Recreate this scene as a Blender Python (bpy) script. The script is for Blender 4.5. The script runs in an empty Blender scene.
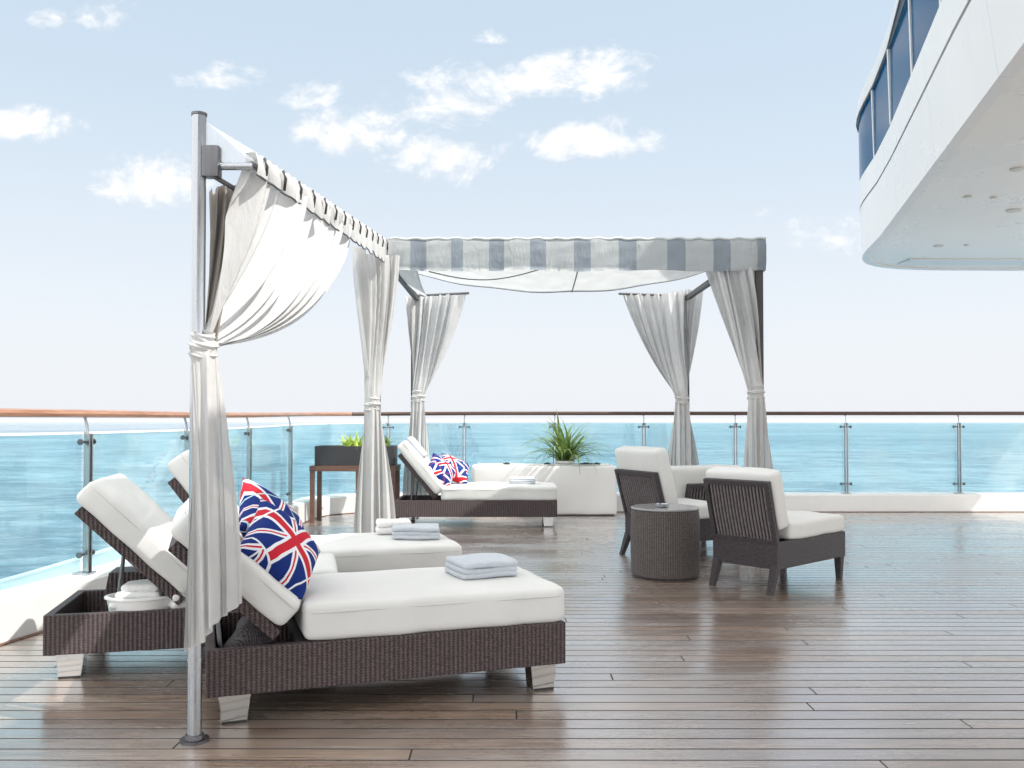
import bpy, bmesh, math, random
from mathutils import Vector, Matrix
random.seed(7)
PI = math.pi
C = bpy.context.scene
COL = C.collection
F, H, HOR = 880.0, 1.4, 420.0        # focal length in pixels, eye height, horizon row

# ------------------------------------------------------------------ materials
def mat(name, color=(.5, .5, .5), rough=.6, metal=0.0, spec=.5):
    m = bpy.data.materials.new(name); m.use_nodes = True
    b = m.node_tree.nodes['Principled BSDF']
    b.inputs['Base Color'].default_value = (*color, 1)
    b.inputs['Roughness'].default_value = rough
    b.inputs['Metallic'].default_value = metal
    b.inputs['Specular IOR Level'].default_value = spec
    return m
class N:
    """small helper to write node graphs"""
    def __init__(s, m): s.nt = m.node_tree; s.b = s.nt.nodes.get('Principled BSDF')
    def new(s, t, **k):
        n = s.nt.nodes.new(t)
        for a, v in k.items(): setattr(n, a, v)
        return n
    def link(s, a, b): s.nt.links.new(a, b)
    def put(s, inp, v):
        if isinstance(v, (int, float)): inp.default_value = v
        elif isinstance(v, tuple): inp.default_value = v if len(v) != 3 or inp.type != 'RGBA' else (*v, 1)
        else: s.link(v, inp)
    def math(s, op, a, b=None, c=None, clamp=False):
        n = s.new('ShaderNodeMath', operation=op, use_clamp=clamp)
        s.put(n.inputs[0], a)
        if b is not None: s.put(n.inputs[1], b)
        if c is not None: s.put(n.inputs[2], c)
        return n.outputs[0]
    def mix(s, f, a, b, kind='MIX'):
        n = s.new('ShaderNodeMix', data_type='RGBA', blend_type=kind)
        s.put(n.inputs[0], f); s.put(n.inputs[6], a); s.put(n.inputs[7], b)
        return n.outputs[2]
    def obj(s): return s.new('ShaderNodeTexCoord').outputs['Object']
    def geo(s): return s.new('ShaderNodeNewGeometry').outputs['Position']
    def xyz(s, v):
        n = s.new('ShaderNodeSeparateXYZ'); s.link(v, n.inputs[0]); return n.outputs
    def comb(s, x, y, z):
        n = s.new('ShaderNodeCombineXYZ')
        s.put(n.inputs[0], x); s.put(n.inputs[1], y); s.put(n.inputs[2], z); return n.outputs[0]
    def noise(s, vec, scale, detail=4, rough=.5, dist=0):
        n = s.new('ShaderNodeTexNoise'); s.link(vec, n.inputs['Vector'])
        n.inputs['Scale'].default_value = scale; n.inputs['Detail'].default_value = detail
        n.inputs['Roughness'].default_value = rough; n.inputs['Distortion'].default_value = dist
        return n.outputs['Fac']
    def smooth(s, v, a, b, lo=0., hi=1.):
        n = s.new('ShaderNodeMapRange', interpolation_type='SMOOTHSTEP')
        s.put(n.inputs[0], v); n.inputs[1].default_value = a; n.inputs[2].default_value = b
        n.inputs[3].default_value = lo; n.inputs[4].default_value = hi
        return n.outputs[0]
    def scale(s, v, k):
        n = s.new('ShaderNodeMapping'); s.link(v, n.inputs[0]); n.inputs['Scale'].default_value = k; return n.outputs[0]
    def bump(s, h, strength=.3, dist=.01):
        n = s.new('ShaderNodeBump'); s.link(h, n.inputs['Height'])
        n.inputs['Strength'].default_value = strength; n.inputs['Distance'].default_value = dist
        s.link(n.outputs[0], s.b.inputs['Normal']); return n.outputs[0]

def fabric_mat(name, color, bump=.25, sc=6., var=.06):
    m = mat(name, color, .9, spec=.2); n = N(m); o = n.obj()
    f = n.noise(o, sc, 3, .55)
    n.put(n.b.inputs['Base Color'], n.mix(n.smooth(f, .3, .7), tuple(c * (1 - var) for c in color), color))
    fine = n.noise(o, 350, 1); wr = n.noise(n.scale(o, (1, 1, 1)), sc * 1.4, 3, .45, .3)
    n.bump(n.math('ADD', n.math('MULTIPLY', fine, .03), wr), bump, .012)
    n.b.inputs['Sheen Weight'].default_value = .15
    return m
def sheer_mat(name, color, trans=.5, clear=0.06):
    """thin curtain cloth: part of the light comes through it"""
    m = mat(name, color, .9, spec=.15); n = N(m); out = n.nt.nodes['Material Output']
    o = n.obj(); f = n.noise(o, 5, 3)
    col = n.mix(n.smooth(f, .3, .7), tuple(c * .93 for c in color), color)
    n.put(n.b.inputs['Base Color'], col)
    wv = n.noise(o, 260, 1); cr = n.noise(n.scale(o, (1.6, 1.6, .45)), 12, 5, .6, .8); n.bump(n.math('ADD', cr, n.math('MULTIPLY', wv, .04)), .55, .02)
    t = n.new('ShaderNodeBsdfTranslucent'); n.put(t.inputs[0], col)
    mx = n.new('ShaderNodeMixShader'); mx.inputs[0].default_value = trans
    n.link(n.b.outputs[0], mx.inputs[1]); n.link(t.outputs[0], mx.inputs[2])
    tr = n.new('ShaderNodeBsdfTransparent'); mx2 = n.new('ShaderNodeMixShader'); mx2.inputs[0].default_value = clear
    n.link(mx.outputs[0], mx2.inputs[1]); n.link(tr.outputs[0], mx2.inputs[2]); n.link(mx2.outputs[0], out.inputs[0])
    return m
def wicker_mat(name, c1, c2, pitch=.023, mode='side'):
    """upright stakes crossed by finer weft strands that pass over and under"""
    m = mat(name, c1, .5, spec=.35); n = N(m); o = n.obj(); x, y, z = n.xyz(o)[:3]
    wob = n.math('MULTIPLY', n.math('SUBTRACT', n.noise(n.scale(o, (6, 6, 14)), 2, 3), .5), .8)
    if mode == 'drum': across = n.math('MULTIPLY', n.math('ARCTAN2', y, x), .30)
    else: across = n.math('ADD', x, y)
    a = n.math('ADD', n.math('MULTIPLY', across, 2 * PI / pitch), wob); b = n.math('MULTIPLY', z, 2 * PI / .013)
    if mode == 'flat': a, b = n.math('MULTIPLY', across, 2 * PI / .011), n.math('ADD', n.math('MULTIPLY', z, 2 * PI / .02), wob)
    sa = n.math('SINE', a); sb = n.math('SINE', n.math('ADD', b, n.math('MULTIPLY', n.math('SIGN', sa), PI / 2)))
    h = n.math('ADD', n.math('MULTIPLY', n.math('ADD', sa, 1), .5), n.math('MULTIPLY', sb, .36))
    f = n.noise(n.scale(o, (9, 9, 30)), 2.5, 4); f2 = n.noise(n.scale(o, (40, 40, 160)), 1, 2)
    col = n.mix(n.smooth(f, .3, .7), c1, c2); col = n.mix(n.smooth(f2, .35, .7, 0, .5), col, tuple(c * 1.7 for c in c2))
    n.put(n.b.inputs['Base Color'], n.mix(n.smooth(h, -.1, .8), tuple(c * .4 for c in c1), col))
    n.bump(h, .8, .006)
    return m
def metal_mat(name, color, rough):
    m = mat(name, color, rough, 1.0); n = N(m); o = n.obj()
    f = n.noise(n.scale(o, (30, 30, 2)), 3, 4)
    n.put(n.b.inputs['Roughness'], n.smooth(f, .3, .7, rough * .7, rough * 1.5))
    return m
def paint_mat(name, color, rough=.4, var=.07, sc=.8):
    m = mat(name, color, rough); n = N(m); o = n.obj()
    f = n.noise(o, sc, 6, .6); g = n.noise(n.scale(o, (6, 6, .8)), 3, 5, .6)
    k = n.math('MULTIPLY', n.smooth(f, .25, .75), n.smooth(g, .2, .55, .6, 1))
    n.put(n.b.inputs['Base Color'], n.mix(k, tuple(c * (1 - var * 1.6) for c in color), color))
    n.put(n.b.inputs['Roughness'], n.smooth(f, .3, .7, rough * .8, rough * 1.3))
    return m
def wood_mat(name, c1, c2, rough=.4, axis=(1.2, 18, 18)):
    m = mat(name, c1, rough); n = N(m); o = n.obj()
    f = n.noise(n.scale(o, axis), 2, 6, .65, .4)
    n.put(n.b.inputs['Base Color'], n.mix(n.smooth(f, .3, .7), c1, c2)); n.bump(f, .15, .003)
    return m

M = {}
M['white_fabric'] = fabric_mat('white_cushion_fabric', (.665, .67, .655), .8, 2.6)
M['piping'] = fabric_mat('piping_cord', (.55, .55, .54), .2, 20)
M['curtain'] = sheer_mat('curtain_cloth', (.66, .66, .655), .26, .07)
M['curtain_shade_tint'] = sheer_mat('shade_tinted_cloth', (.34, .31, .28), .25, .0)  # shadow side of the white curtain, painted as a darker cloth colour
M['canopy'] = sheer_mat('canopy_cloth', (.74, .76, .77), .4, .0)
M['film'] = sheer_mat('sheer_film', (.85, .87, .9), .4, .45)
M['stripe_white'] = sheer_mat('stripe_white', (.68, .71, .72), .25, 0)
M['stripe_grey'] = sheer_mat('stripe_grey', (.44, .49, .54), .2, 0)
M['towel'] = fabric_mat('grey_towel', (.50, .54, .59), .5, 30)
M['towel_white'] = fabric_mat('white_towel', (.78, .78, .77), .5, 30)
M['wicker'] = wicker_mat('brown_wicker', (.062, .044, .046), (.112, .082, .084))
M['wicker_grey'] = wicker_mat('grey_wicker', (.12, .10, .10), (.21, .18, .175), .026)
M['wicker_drum'] = wicker_mat('barrel_wicker', (.075, .062, .060), (.14, .118, .112), .020, 'drum')
M['wicker_flat'] = wicker_mat('grey_wicker_frame', (.042, .035, .041), (.085, .072, .08), .02, 'flat')
M['steel'] = metal_mat('brushed_steel', (.42, .44, .47), .2)
M['leg_steel'] = mat('polished_steel', (.55, .55, .54), .10, 1.0)
M['post_steel'] = metal_mat('satin_steel', (.34, .36, .37), .3)
M['steel_dark'] = metal_mat('dark_steel', (.16, .16, .17), .35)
M['table_grey'] = paint_mat('grey_table_top', (.30, .30, .31), .15)
M['backing'] = mat('dark_backing', (.02, .018, .02), .7)
M['strand'] = fabric_mat('woven_strand', (.19, .165, .17), .4, 30, .3)
M['bronze'] = mat('dark_frame', (.055, .052, .052), .5)
M['white_paint'] = paint_mat('white_ship_paint', (.78, .78, .77), .35)
M['grey_paint'] = paint_mat('soffit_paint', (.88, .86, .82), .3, .05, .5)
M['white_shell'] = paint_mat('white_shell', (.82, .82, .81), .45, .04, 2)
M['teak'] = wood_mat('teak_handrail', (.27, .135, .085), (.40, .225, .15), .3, (1.5, 1.5, 22))
M['shade_tint_rail'] = wood_mat('shade_tint_handrail', (.06, .035, .028), (.11, .062, .048), .5, (1.5, 1.5, 22))  # same teak rail; the far side's shade is put into this darker colour
M['dark_wood'] = wood_mat('dark_wood', (.10, .05, .035), (.17, .09, .06), .45)
M['black_box'] = paint_mat('charcoal_planter', (.035, .035, .04), .5)
M['soil'] = fabric_mat('soil', (.04, .028, .02), .8, 40)
M['black'] = mat('black_plastic', (.02, .02, .02), .4)
def hull_paint(name, color):
    m = paint_mat(name, color, .32, .05, .5); n = N(m); p = n.geo(); x, y, z = n.xyz(p)[:3]
    fy_ = n.math('FRACT', n.math('DIVIDE', y, 2.35)); e = n.math('MULTIPLY', n.math('MINIMUM', fy_, n.math('SUBTRACT', 1, fy_)), 2.35)
    seam = n.math('SUBTRACT', 1, n.smooth(e, .004, .012))
    base = n.b.inputs['Base Color'].links[0].from_socket
    st = n.noise(n.scale(p, (5, 5, .35)), 2.2, 5, .6); st = n.smooth(st, .56, .72, 0, .13)
    c = n.mix(st, base, (.52, .50, .46)); n.put(n.b.inputs['Base Color'], n.mix(n.math('MULTIPLY', seam, .28), c, (.30, .30, .30)))
    n.bump(n.noise(p, .9, 3), .12, .02); return m
M['hull'] = hull_paint('ship_side_paint', (.82, .82, .81))
M['window'] = mat('window_glass', (.002, .075, .18), .12, 0, .12)
M['window'].node_tree.nodes['Principled BSDF'].inputs['IOR'].default_value = 1.15
M['lamp'] = mat('lamp_lens', (.62, .62, .60), .5)
M['door'] = M['white_paint']

def glass_mat():
    m = mat('rail_glass'); n = N(m); nt = n.nt; out = nt.nodes['Material Output']
    tr = n.new('ShaderNodeBsdfTransparent'); tr.inputs[0].default_value = (.76, .92, .95, 1)
    gl = n.new('ShaderNodeBsdfGlossy'); gl.inputs['Roughness'].default_value = .0
    gl.inputs[0].default_value = (.95, 1, 1, 1)
    lw = n.new('ShaderNodeLayerWeight'); lw.inputs[0].default_value = .5
    o = n.obj(); s = n.noise(o, 1.2, 5, .6)
    df = n.new('ShaderNodeBsdfDiffuse'); df.inputs[0].default_value = (.75, .85, .88, 1)
    a = n.new('ShaderNodeMixShader'); n.put(a.inputs[0], n.smooth(s, .40, .75, .05, .24))   # salt film
    n.link(tr.outputs[0], a.inputs[1]); n.link(df.outputs[0], a.inputs[2])
    b = n.new('ShaderNodeMixShader'); n.link(n.math('ADD', .05, n.math('MULTIPLY', n.math('POWER', lw.outputs['Facing'], 5), .55)), b.inputs[0])
    n.link(a.outputs[0], b.inputs[1]); n.link(gl.outputs[0], b.inputs[2]); n.link(b.outputs[0], out.inputs[0])
    return m
M['glass'] = glass_mat()

def deck_mat():
    m = mat('teak_deck', (.1, .07, .05), .3); n = N(m); p = n.geo(); x, y, z = n.xyz(p)[:3]
    pitch = .1234
    r = n.math('DIVIDE', n.math('ADD', y, 40.03), pitch); row = n.math('FLOOR', r); fy = n.math('FRACT', r)
    wn = n.new('ShaderNodeTexWhiteNoise', noise_dimensions='1D'); n.link(row, wn.inputs['W'])
    L = 5.2
    cx = n.math('ADD', n.math('DIVIDE', n.math('ADD', x, 60), L), n.math('MULTIPLY', wn.outputs[0], 7.3))
    plank = n.math('FLOOR', cx); fx = n.math('FRACT', cx)
    wn2 = n.new('ShaderNodeTexWhiteNoise', noise_dimensions='2D'); n.link(n.comb(row, plank, 0), wn2.inputs['Vector'])
    wob = n.math('MULTIPLY', n.noise(n.scale(p, (1, 8, 1)), 3, 3), .02)
    dy = n.math('MINIMUM', fy, n.math('SUBTRACT', 1, fy))
    gap = n.math('SUBTRACT', 1, n.smooth(n.math('ADD', dy, wob), .04, .075))
    dx = n.math('MULTIPLY', n.math('MINIMUM', fx, n.math('SUBTRACT', 1, fx)), L)
    gap2 = n.math('SUBTRACT', 1, n.smooth(dx, .002, .006))
    g = n.math('MAXIMUM', gap, gap2)
    gr = n.noise(n.scale(n.comb(n.math('ADD', x, n.math('MULTIPLY', wn2.outputs[0], 50)), y, 0), (1.3, 26, 1)), 2.2, 7, .65, .6)
    gr2 = n.noise(n.scale(p, (.6, 3, 1)), 1.3, 5, .6)
    base = n.mix(n.smooth(gr, .3, .72), (.16, .100, .068), (.41, .29, .21))
    base = n.mix(n.smooth(wn2.outputs[0], 0, 1, 0, .6), base, (.15, .105, .085))
    base = n.mix(n.smooth(gr2, .4, .7, 0, .35), base, (.34, .32, .30))
    # plugs and dark nail marks
    vo = n.new('ShaderNodeTexVoronoi', feature='F1'); n.link(n.scale(p, (1, 3.2, 1)), vo.inputs['Vector']); vo.inputs['Scale'].default_value = 1.5
    spot = n.math('SUBTRACT', 1, n.smooth(vo.outputs['Distance'], .02, .035))
    dark = n.math('MAXIMUM', g, n.math('MULTIPLY', spot, .8))
    sc_ = n.noise(n.scale(p, (1, 1, 1)), .55, 6, .7, .8); base = n.mix(n.smooth(sc_, .5, .72, 0, .4), base, (.42, .35, .28))
    n.put(n.b.inputs['Base Color'], n.mix(dark, base, (.018, .013, .012)))
    wet = n.noise(n.scale(p, (.5, 1.6, 1)), 1.1, 5, .6)
    ro = n.math('ADD', n.smooth(wet, .3, .7, .15, .33), n.math('MULTIPLY', gr, .09))
    n.put(n.b.inputs['Roughness'], n.math('ADD', ro, n.math('MULTIPLY', g, .45), clamp=True))
    cup = n.math('MULTIPLY', n.math('SUBTRACT', wn2.outputs[0], .5), n.math('MULTIPLY', fy, .5))
    h = n.math('ADD', n.math('SUBTRACT', n.math('MULTIPLY', gr, .14), g), cup)
    nb = n.bump(h, .35, .004)
    # oiled, slightly wet film: a mirror-like layer that strengthens at low angles, broken at the seams
    gl = n.new('ShaderNodeBsdfGlossy'); gl.inputs[0].default_value = (.97, .98, 1, 1)
    n.put(gl.inputs['Roughness'], n.math('ADD', n.smooth(wet, .3, .7, .11, .30), n.math('MULTIPLY', gr, .08))); n.link(nb, gl.inputs['Normal'])
    lw = n.new('ShaderNodeLayerWeight'); lw.inputs[0].default_value = .5
    fr = n.math('ADD', .235, n.math('MULTIPLY', n.math('POWER', lw.outputs['Facing'], 4), .62))
    fr = n.math('MULTIPLY', n.math('MULTIPLY', fr, n.math('SUBTRACT', 1, n.math('MULTIPLY', dark, .88))), n.smooth(wn2.outputs[0], 0, 1, .86, 1.06), clamp=True)
    mx = n.new('ShaderNodeMixShader'); n.link(fr, mx.inputs[0]); n.link(n.b.outputs[0], mx.inputs[1]); n.link(gl.outputs[0], mx.inputs[2])
    n.link(mx.outputs[0], n.nt.nodes['Material Output'].inputs[0]); n.b.inputs['Specular IOR Level'].default_value = .2
    return m
M['deck'] = deck_mat()

def sea_mat():
    m = mat('sea_water', (.05, .16, .22), .25, 0, .5); n = N(m); p = n.geo()
    a = n.noise(n.scale(p, (.7, 1.8, 1)), .09, 5, .7, .5); b = n.noise(n.scale(p, (.8, 1.3, 1)), .021, 5, .6); c = n.noise(n.scale(p, (.35, 1, 1)), .0035, 5, .55)
    k = n.math('ADD', n.math('MULTIPLY', a, .55), n.math('ADD', n.math('MULTIPLY', b, .35), n.math('MULTIPLY', c, .25)))
    col = n.mix(n.smooth(k, .48, .66), (.036, .105, .165), (.22, .30, .355))
    fo = n.noise(n.scale(p, (.5, 1.4, 1)), .06, 8, .72)
    n.put(n.b.inputs['Base Color'], n.mix(n.smooth(fo, .64, .76), col, (.36, .45, .47)))
    n.put(n.b.inputs['Specular IOR Level'], .18)
    n.bump(n.math('ADD', a, n.math('MULTIPLY', b, 3)), 1.0, 2.2)
    return m
M['sea'] = sea_mat()

def flag_mat(name, off, rot, sc, pale):
    m = mat(name, (.5, .5, .5), .85, spec=.2); n = N(m); o = n.obj()
    mp = n.new('ShaderNodeMapping'); n.link(o, mp.inputs[0]); mp.inputs['Rotation'].default_value = (0, 0, rot)
    mp.inputs['Location'].default_value = off; mp.inputs['Scale'].default_value = (sc, sc, sc)
    ds = n.noise(mp.outputs[0], 2.6, 2)
    x, y, _ = n.xyz(mp.outputs[0])[:3]
    x = n.math('ADD', x, n.math('MULTIPLY', n.math('SUBTRACT', ds, .5), .08))
    ty = n.math('FLOOR', y)
    x = n.math('ADD', x, n.math('MULTIPLY', ty, .37))
    u = n.math('SUBTRACT', n.math('FRACT', x), .5); v = n.math('SUBTRACT', n.math('FRACT', y), .5)
    au = n.math('ABSOLUTE', u); av = n.math('ABSOLUTE', v)
    d = n.math('MINIMUM', au, av); q = n.math('ABSOLUTE', n.math('SUBTRACT', au, av))
    st = lambda val, t: n.math('LESS_THAN', val, t)
    blue = (.008, .026, .17); red = (.52, .020, .038); white = (.74, .76, .80)
    c = n.mix(st(q, .062), blue, white); c = n.mix(st(q, .018), c, red)
    c = n.mix(st(d, .098), c, white); c = n.mix(st(d, .055), c, red)
    edge = n.math('MAXIMUM', au, av); c = n.mix(n.math('GREATER_THAN', edge, .488), c, pale)
    n.put(n.b.inputs['Base Color'], c)
    wr = n.noise(o, 9, 3); n.bump(wr, .4, .012)
    return m
M['flag_a'] = flag_mat('flag_cotton', (.50, .50, 0), .45, 2.7, (.74, .76, .80))
M['flag_b'] = flag_mat('flag_cotton_pale', (.6, .2, 0), 1.0, 2.9, (.45, .66, .68))
M['flag_c'] = flag_mat('flag_cotton_rose', (.3, .75, 0), .7, 3.3, (.30, .05, .12))
M['flag_d'] = flag_mat('flag_cotton_far', (.1, .35, 0), 1.2, 3.0, (.05, .10, .16))

def leaf_mat(name, a, b):
    m = mat(name, a, .45); n = N(m); o = n.obj()
    n.put(n.b.inputs['Base Color'], n.mix(n.smooth(n.noise(o, 7, 2), .3, .7), a, b))
    out = n.nt.nodes['Material Output']; t = n.new('ShaderNodeBsdfTranslucent'); t.inputs[0].default_value = (*b, 1)
    mx = n.new('ShaderNodeMixShader'); mx.inputs[0].default_value = .3
    n.link(n.b.outputs[0], mx.inputs[1]); n.link(t.outputs[0], mx.inputs[2]); n.link(mx.outputs[0], out.inputs[0])
    return m
M['leaf'] = leaf_mat('palm_leaf', (.07, .15, .03), (.24, .34, .10))
M['leaf_lime'] = leaf_mat('lime_leaf', (.28, .42, .05), (.5, .62, .14))

# ------------------------------------------------------------------ mesh helpers
def link(name, bm, m, parent=None, smooth=False, loc=None, mats=None):
    me = bpy.data.meshes.new(name); bmesh.ops.recalc_face_normals(bm, faces=bm.faces) if mats != 'keep' else None
    bm.to_mesh(me); bm.free()
    for mm in (m if isinstance(m, list) else [m]): me.materials.append(mm)
    if smooth:
        for p in me.polygons: p.use_smooth = True
        if smooth != 'all': 
            try: me.set_sharp_from_angle(angle=math.radians(38))
            except Exception: pass
    o = bpy.data.objects.new(name, me); COL.objects.link(o)
    if parent: o.parent = parent
    if loc: o.location = loc
    return o
def tag(o, label, cat, group=None):
    o['label'] = label; o['category'] = cat
    if group: o['group'] = group
    return o
def thing(name, label, cat, loc=(0, 0, 0), rz=0., group=None):
    o = bpy.data.objects.new(name, None); COL.objects.link(o); o.location = loc; o.rotation_euler = (0, 0, rz)
    return tag(o, label, cat, group)
def struct(o): o['kind'] = 'structure'; return o
def box(bm, a, b, bev=0., Mx=None):
    r = bmesh.ops.create_cube(bm, size=1)
    vs = r['verts']
    for v in vs:
        v.co = Vector([(a[i] + b[i]) / 2 + v.co[i] * (b[i] - a[i]) for i in range(3)])
    if bev:
        es = list({e for v in vs for e in v.link_edges})
        rr = bmesh.ops.bevel(bm, geom=es, offset=bev, segments=2, profile=.7, affect='EDGES', clamp_overlap=True)
        vs = list({v for f in rr['faces'] for v in f.verts} | {v for v in vs if v.is_valid})
    if Mx is not None:
        for v in vs: v.co = Mx @ v.co
    return vs
def hexa(bm, pts, bev=0.):
    """8 corners: bottom ring 0-3, top ring 4-7"""
    vs = [bm.verts.new(p) for p in pts]
    for f in ((3, 2, 1, 0), (4, 5, 6, 7), (0, 1, 5, 4), (1, 2, 6, 5), (2, 3, 7, 6), (3, 0, 4, 7)):
        bm.faces.new([vs[i] for i in f])
    if bev:
        bmesh.ops.bevel(bm, geom=list({e for v in vs for e in v.link_edges}), offset=bev, segments=2, profile=.7, affect='EDGES')
def ringbox(bm, x0, y0, x1, y1, t, z0, z1, bev=.005):
    """open rectangular frame as one welded body"""
    R_ = []
    for z in (z0, z1):
        R_.append([bm.verts.new((x, y, z)) for x, y in ((x0, y0), (x1, y0), (x1, y1), (x0, y1))])
        R_.append([bm.verts.new((x, y, z)) for x, y in ((x0 + t, y0 + t), (x1 - t, y0 + t), (x1 - t, y1 - t), (x0 + t, y1 - t))])
    ob, ib, ot, it = R_; new = []
    for k in range(4):
        l = (k + 1) % 4
        for q in ((ob[k], ob[l], ot[l], ot[k]), (ib[l], ib[k], it[k], it[l]), (ot[k], ot[l], it[l], it[k]), (ob[l], ob[k], ib[k], ib[l])): new.append(bm.faces.new(q))
    if bev:
        es = [e for e in {e for f in new for e in f.edges} if not (abs(e.verts[0].co.z - e.verts[1].co.z) < 1e-6 and ((e.verts[0] in ob + ot) != (e.verts[1] in ob + ot)))]
        bmesh.ops.bevel(bm, geom=es, offset=bev, segments=2, profile=.7, affect='EDGES')
def tube(bm, pts, r, n=12, caps=True):
    pts = [Vector(p) for p in pts]; rings = []
    rr = r if isinstance(r, (list, tuple)) else [r] * len(pts)
    for i, p in enumerate(pts):
        t = (pts[min(i + 1, len(pts) - 1)] - pts[max(i - 1, 0)]).normalized()
        a = t.cross(Vector((0, 0, 1)))
        if a.length < .02: a = Vector((1, 0, 0))
        a.normalize(); b = t.cross(a).normalized()
        rings.append([bm.verts.new(p + (a * math.cos(k * 2 * PI / n) + b * math.sin(k * 2 * PI / n)) * rr[i]) for k in range(n)])
    for A, B in zip(rings, rings[1:]):
        for k in range(n): bm.faces.new((A[k], A[(k + 1) % n], B[(k + 1) % n], B[k]))
    if caps: bm.faces.new(rings[0][::-1]); bm.faces.new(rings[-1])
def lathe(bm, prof, cx=0, cy=0, n=32, ex=1., cap=True):
    rings = [[bm.verts.new((cx + r * math.cos(k * 2 * PI / n) * ex, cy + r * math.sin(k * 2 * PI / n), z)) for k in range(n)] for r, z in prof]
    for A, B in zip(rings, rings[1:]):
        for k in range(n): bm.faces.new((A[k], A[(k + 1) % n], B[(k + 1) % n], B[k]))
    if cap: bm.faces.new(rings[0][::-1]); bm.faces.new(rings[-1])
def pad(bm, c, size, r=.05, puff=.02, seed=0, Mx=None, n=14):
    """a soft upholstered block: rounded edges, slightly swollen faces, small unevenness"""
    rnd = random.Random(seed); ph = [rnd.uniform(0, 6) for _ in range(6)]
    hx, hy, hz = size[0] / 2, size[1] / 2, size[2] / 2
    tmp = bmesh.new(); bmesh.ops.create_cube(tmp, size=2)
    bmesh.ops.subdivide_edges(tmp, edges=tmp.edges[:], cuts=n, use_grid_fill=True)
    vm = {}
    for v in tmp.verts:
        u = v.co
        # concentrate vertices at the rim
        q = [math.copysign(1 - (1 - abs(t)) ** 1.7, t) for t in u]
        P = Vector((q[0] * hx, q[1] * hy, q[2] * hz))
        inner = Vector((max(-hx + r, min(hx - r, P.x)), max(-hy + r, min(hy - r, P.y)), max(-hz + r, min(hz - r, P.z))))
        d = P - inner
        if d.length > 1e-7: P = inner + d.normalized() * r
        fx, fy = max(0, 1 - (P.x / hx) ** 2), max(0, 1 - (P.y / hy) ** 2); fz = max(0, 1 - (P.z / hz) ** 2)
        P.z += math.copysign(1, P.z) * puff * (fx * fy) ** .5 * (abs(P.z) / hz)
        P.y += math.copysign(1, P.y) * puff * .5 * (fx * fz) ** .5 * (abs(P.y) / hy)
        P.x += math.copysign(1, P.x) * puff * .5 * (fy * fz) ** .5 * (abs(P.x) / hx)
        w = .004 * (math.sin(P.x * 9 + ph[0]) * math.sin(P.y * 11 + ph[1]) + .6 * math.sin(P.x * 23 + ph[2] + P.y * 17))
        P.z += w; P.y += .003 * math.sin(P.x * 14 + ph[3])
        P += Vector(c)
        if Mx is not None: P = Mx @ P
        vm[v] = bm.verts.new(P)
    for f in tmp.faces: bm.faces.new([vm[v] for v in f.verts])
    tmp.free()
def piping(bm, c, size, r, z, Mx=None, rad=.006):
    hx, hy = size[0] / 2 + .002, size[1] / 2 + .002; pts = []
    for (cx, cy, a0) in ((hx - r, hy - r, 0), (-hx + r, hy - r, 90), (-hx + r, -hy + r, 180), (hx - r, -hy + r, 270)):
        for k in range(5):
            a = math.radians(a0 + k * 22.5); pts.append(Vector((c[0] + cx + r * math.cos(a), c[1] + cy + r * math.sin(a), z)))
    pts.append(pts[0].copy())
    if Mx is not None: pts = [Mx @ p for p in pts]
    tube(bm, pts, rad, 6, False)

# ------------------------------------------------------------------ camera, world, sun
cam = bpy.data.cameras.new('camera'); co = bpy.data.objects.new('camera', cam); COL.objects.link(co)
pitch = math.radians(1.2)
cam.sensor_width = 36; cam.lens = F / 1024 * 36
cam.shift_y = (HOR - 384 - F * math.tan(pitch)) / 1024
co.location = (0, 0, H); co.rotation_euler = (PI / 2 + pitch, 0, 0)
cam.clip_end = 60000; cam.clip_start = .05
C.camera = co

SUN_EL = math.radians(53); az = math.radians(-22)            # sun high on the right, slightly behind the viewer
sdir = Vector((math.cos(SUN_EL) * math.cos(az), math.cos(SUN_EL) * math.sin(az), math.sin(SUN_EL)))
sun = bpy.data.lights.new('sun', 'SUN'); sun.energy = 2.6; sun.angle = math.radians(.5); sun.color = (1, .955, .89)
so = bpy.data.objects.new('sun', sun); COL.objects.link(so); so.rotation_euler = sdir.to_track_quat('Z', 'Y').to_euler()

w = bpy.data.worlds.new('World'); C.world = w; w.use_nodes = True
class WN(N):
    def __init__(s, w): s.nt = w.node_tree; s.b = None
n = WN(w); nt = w.node_tree; bg = nt.nodes['Background']
sky = n.new('ShaderNodeTexSky', sky_type='NISHITA'); sky.sun_disc = False
sky.sun_elevation = SUN_EL; sky.sun_rotation = math.atan2(sdir.x, sdir.y)
sky.air_density = 1.0; sky.dust_density = 2.2; sky.ozone_density = 1.0
d = n.new('ShaderNodeTexCoord').outputs['Generated']; dx, dy, dz = n.xyz(d)[:3]
# high thin veil: paler low down, bluer above
veil = n.smooth(dz, -.02, .5, .93, .80)
skyc = n.mix(veil, sky.outputs[0], n.mix(n.smooth(dz, .02, .42), (4.25, 4.38, 4.6), (3.25, 3.85, 4.35)))
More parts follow.
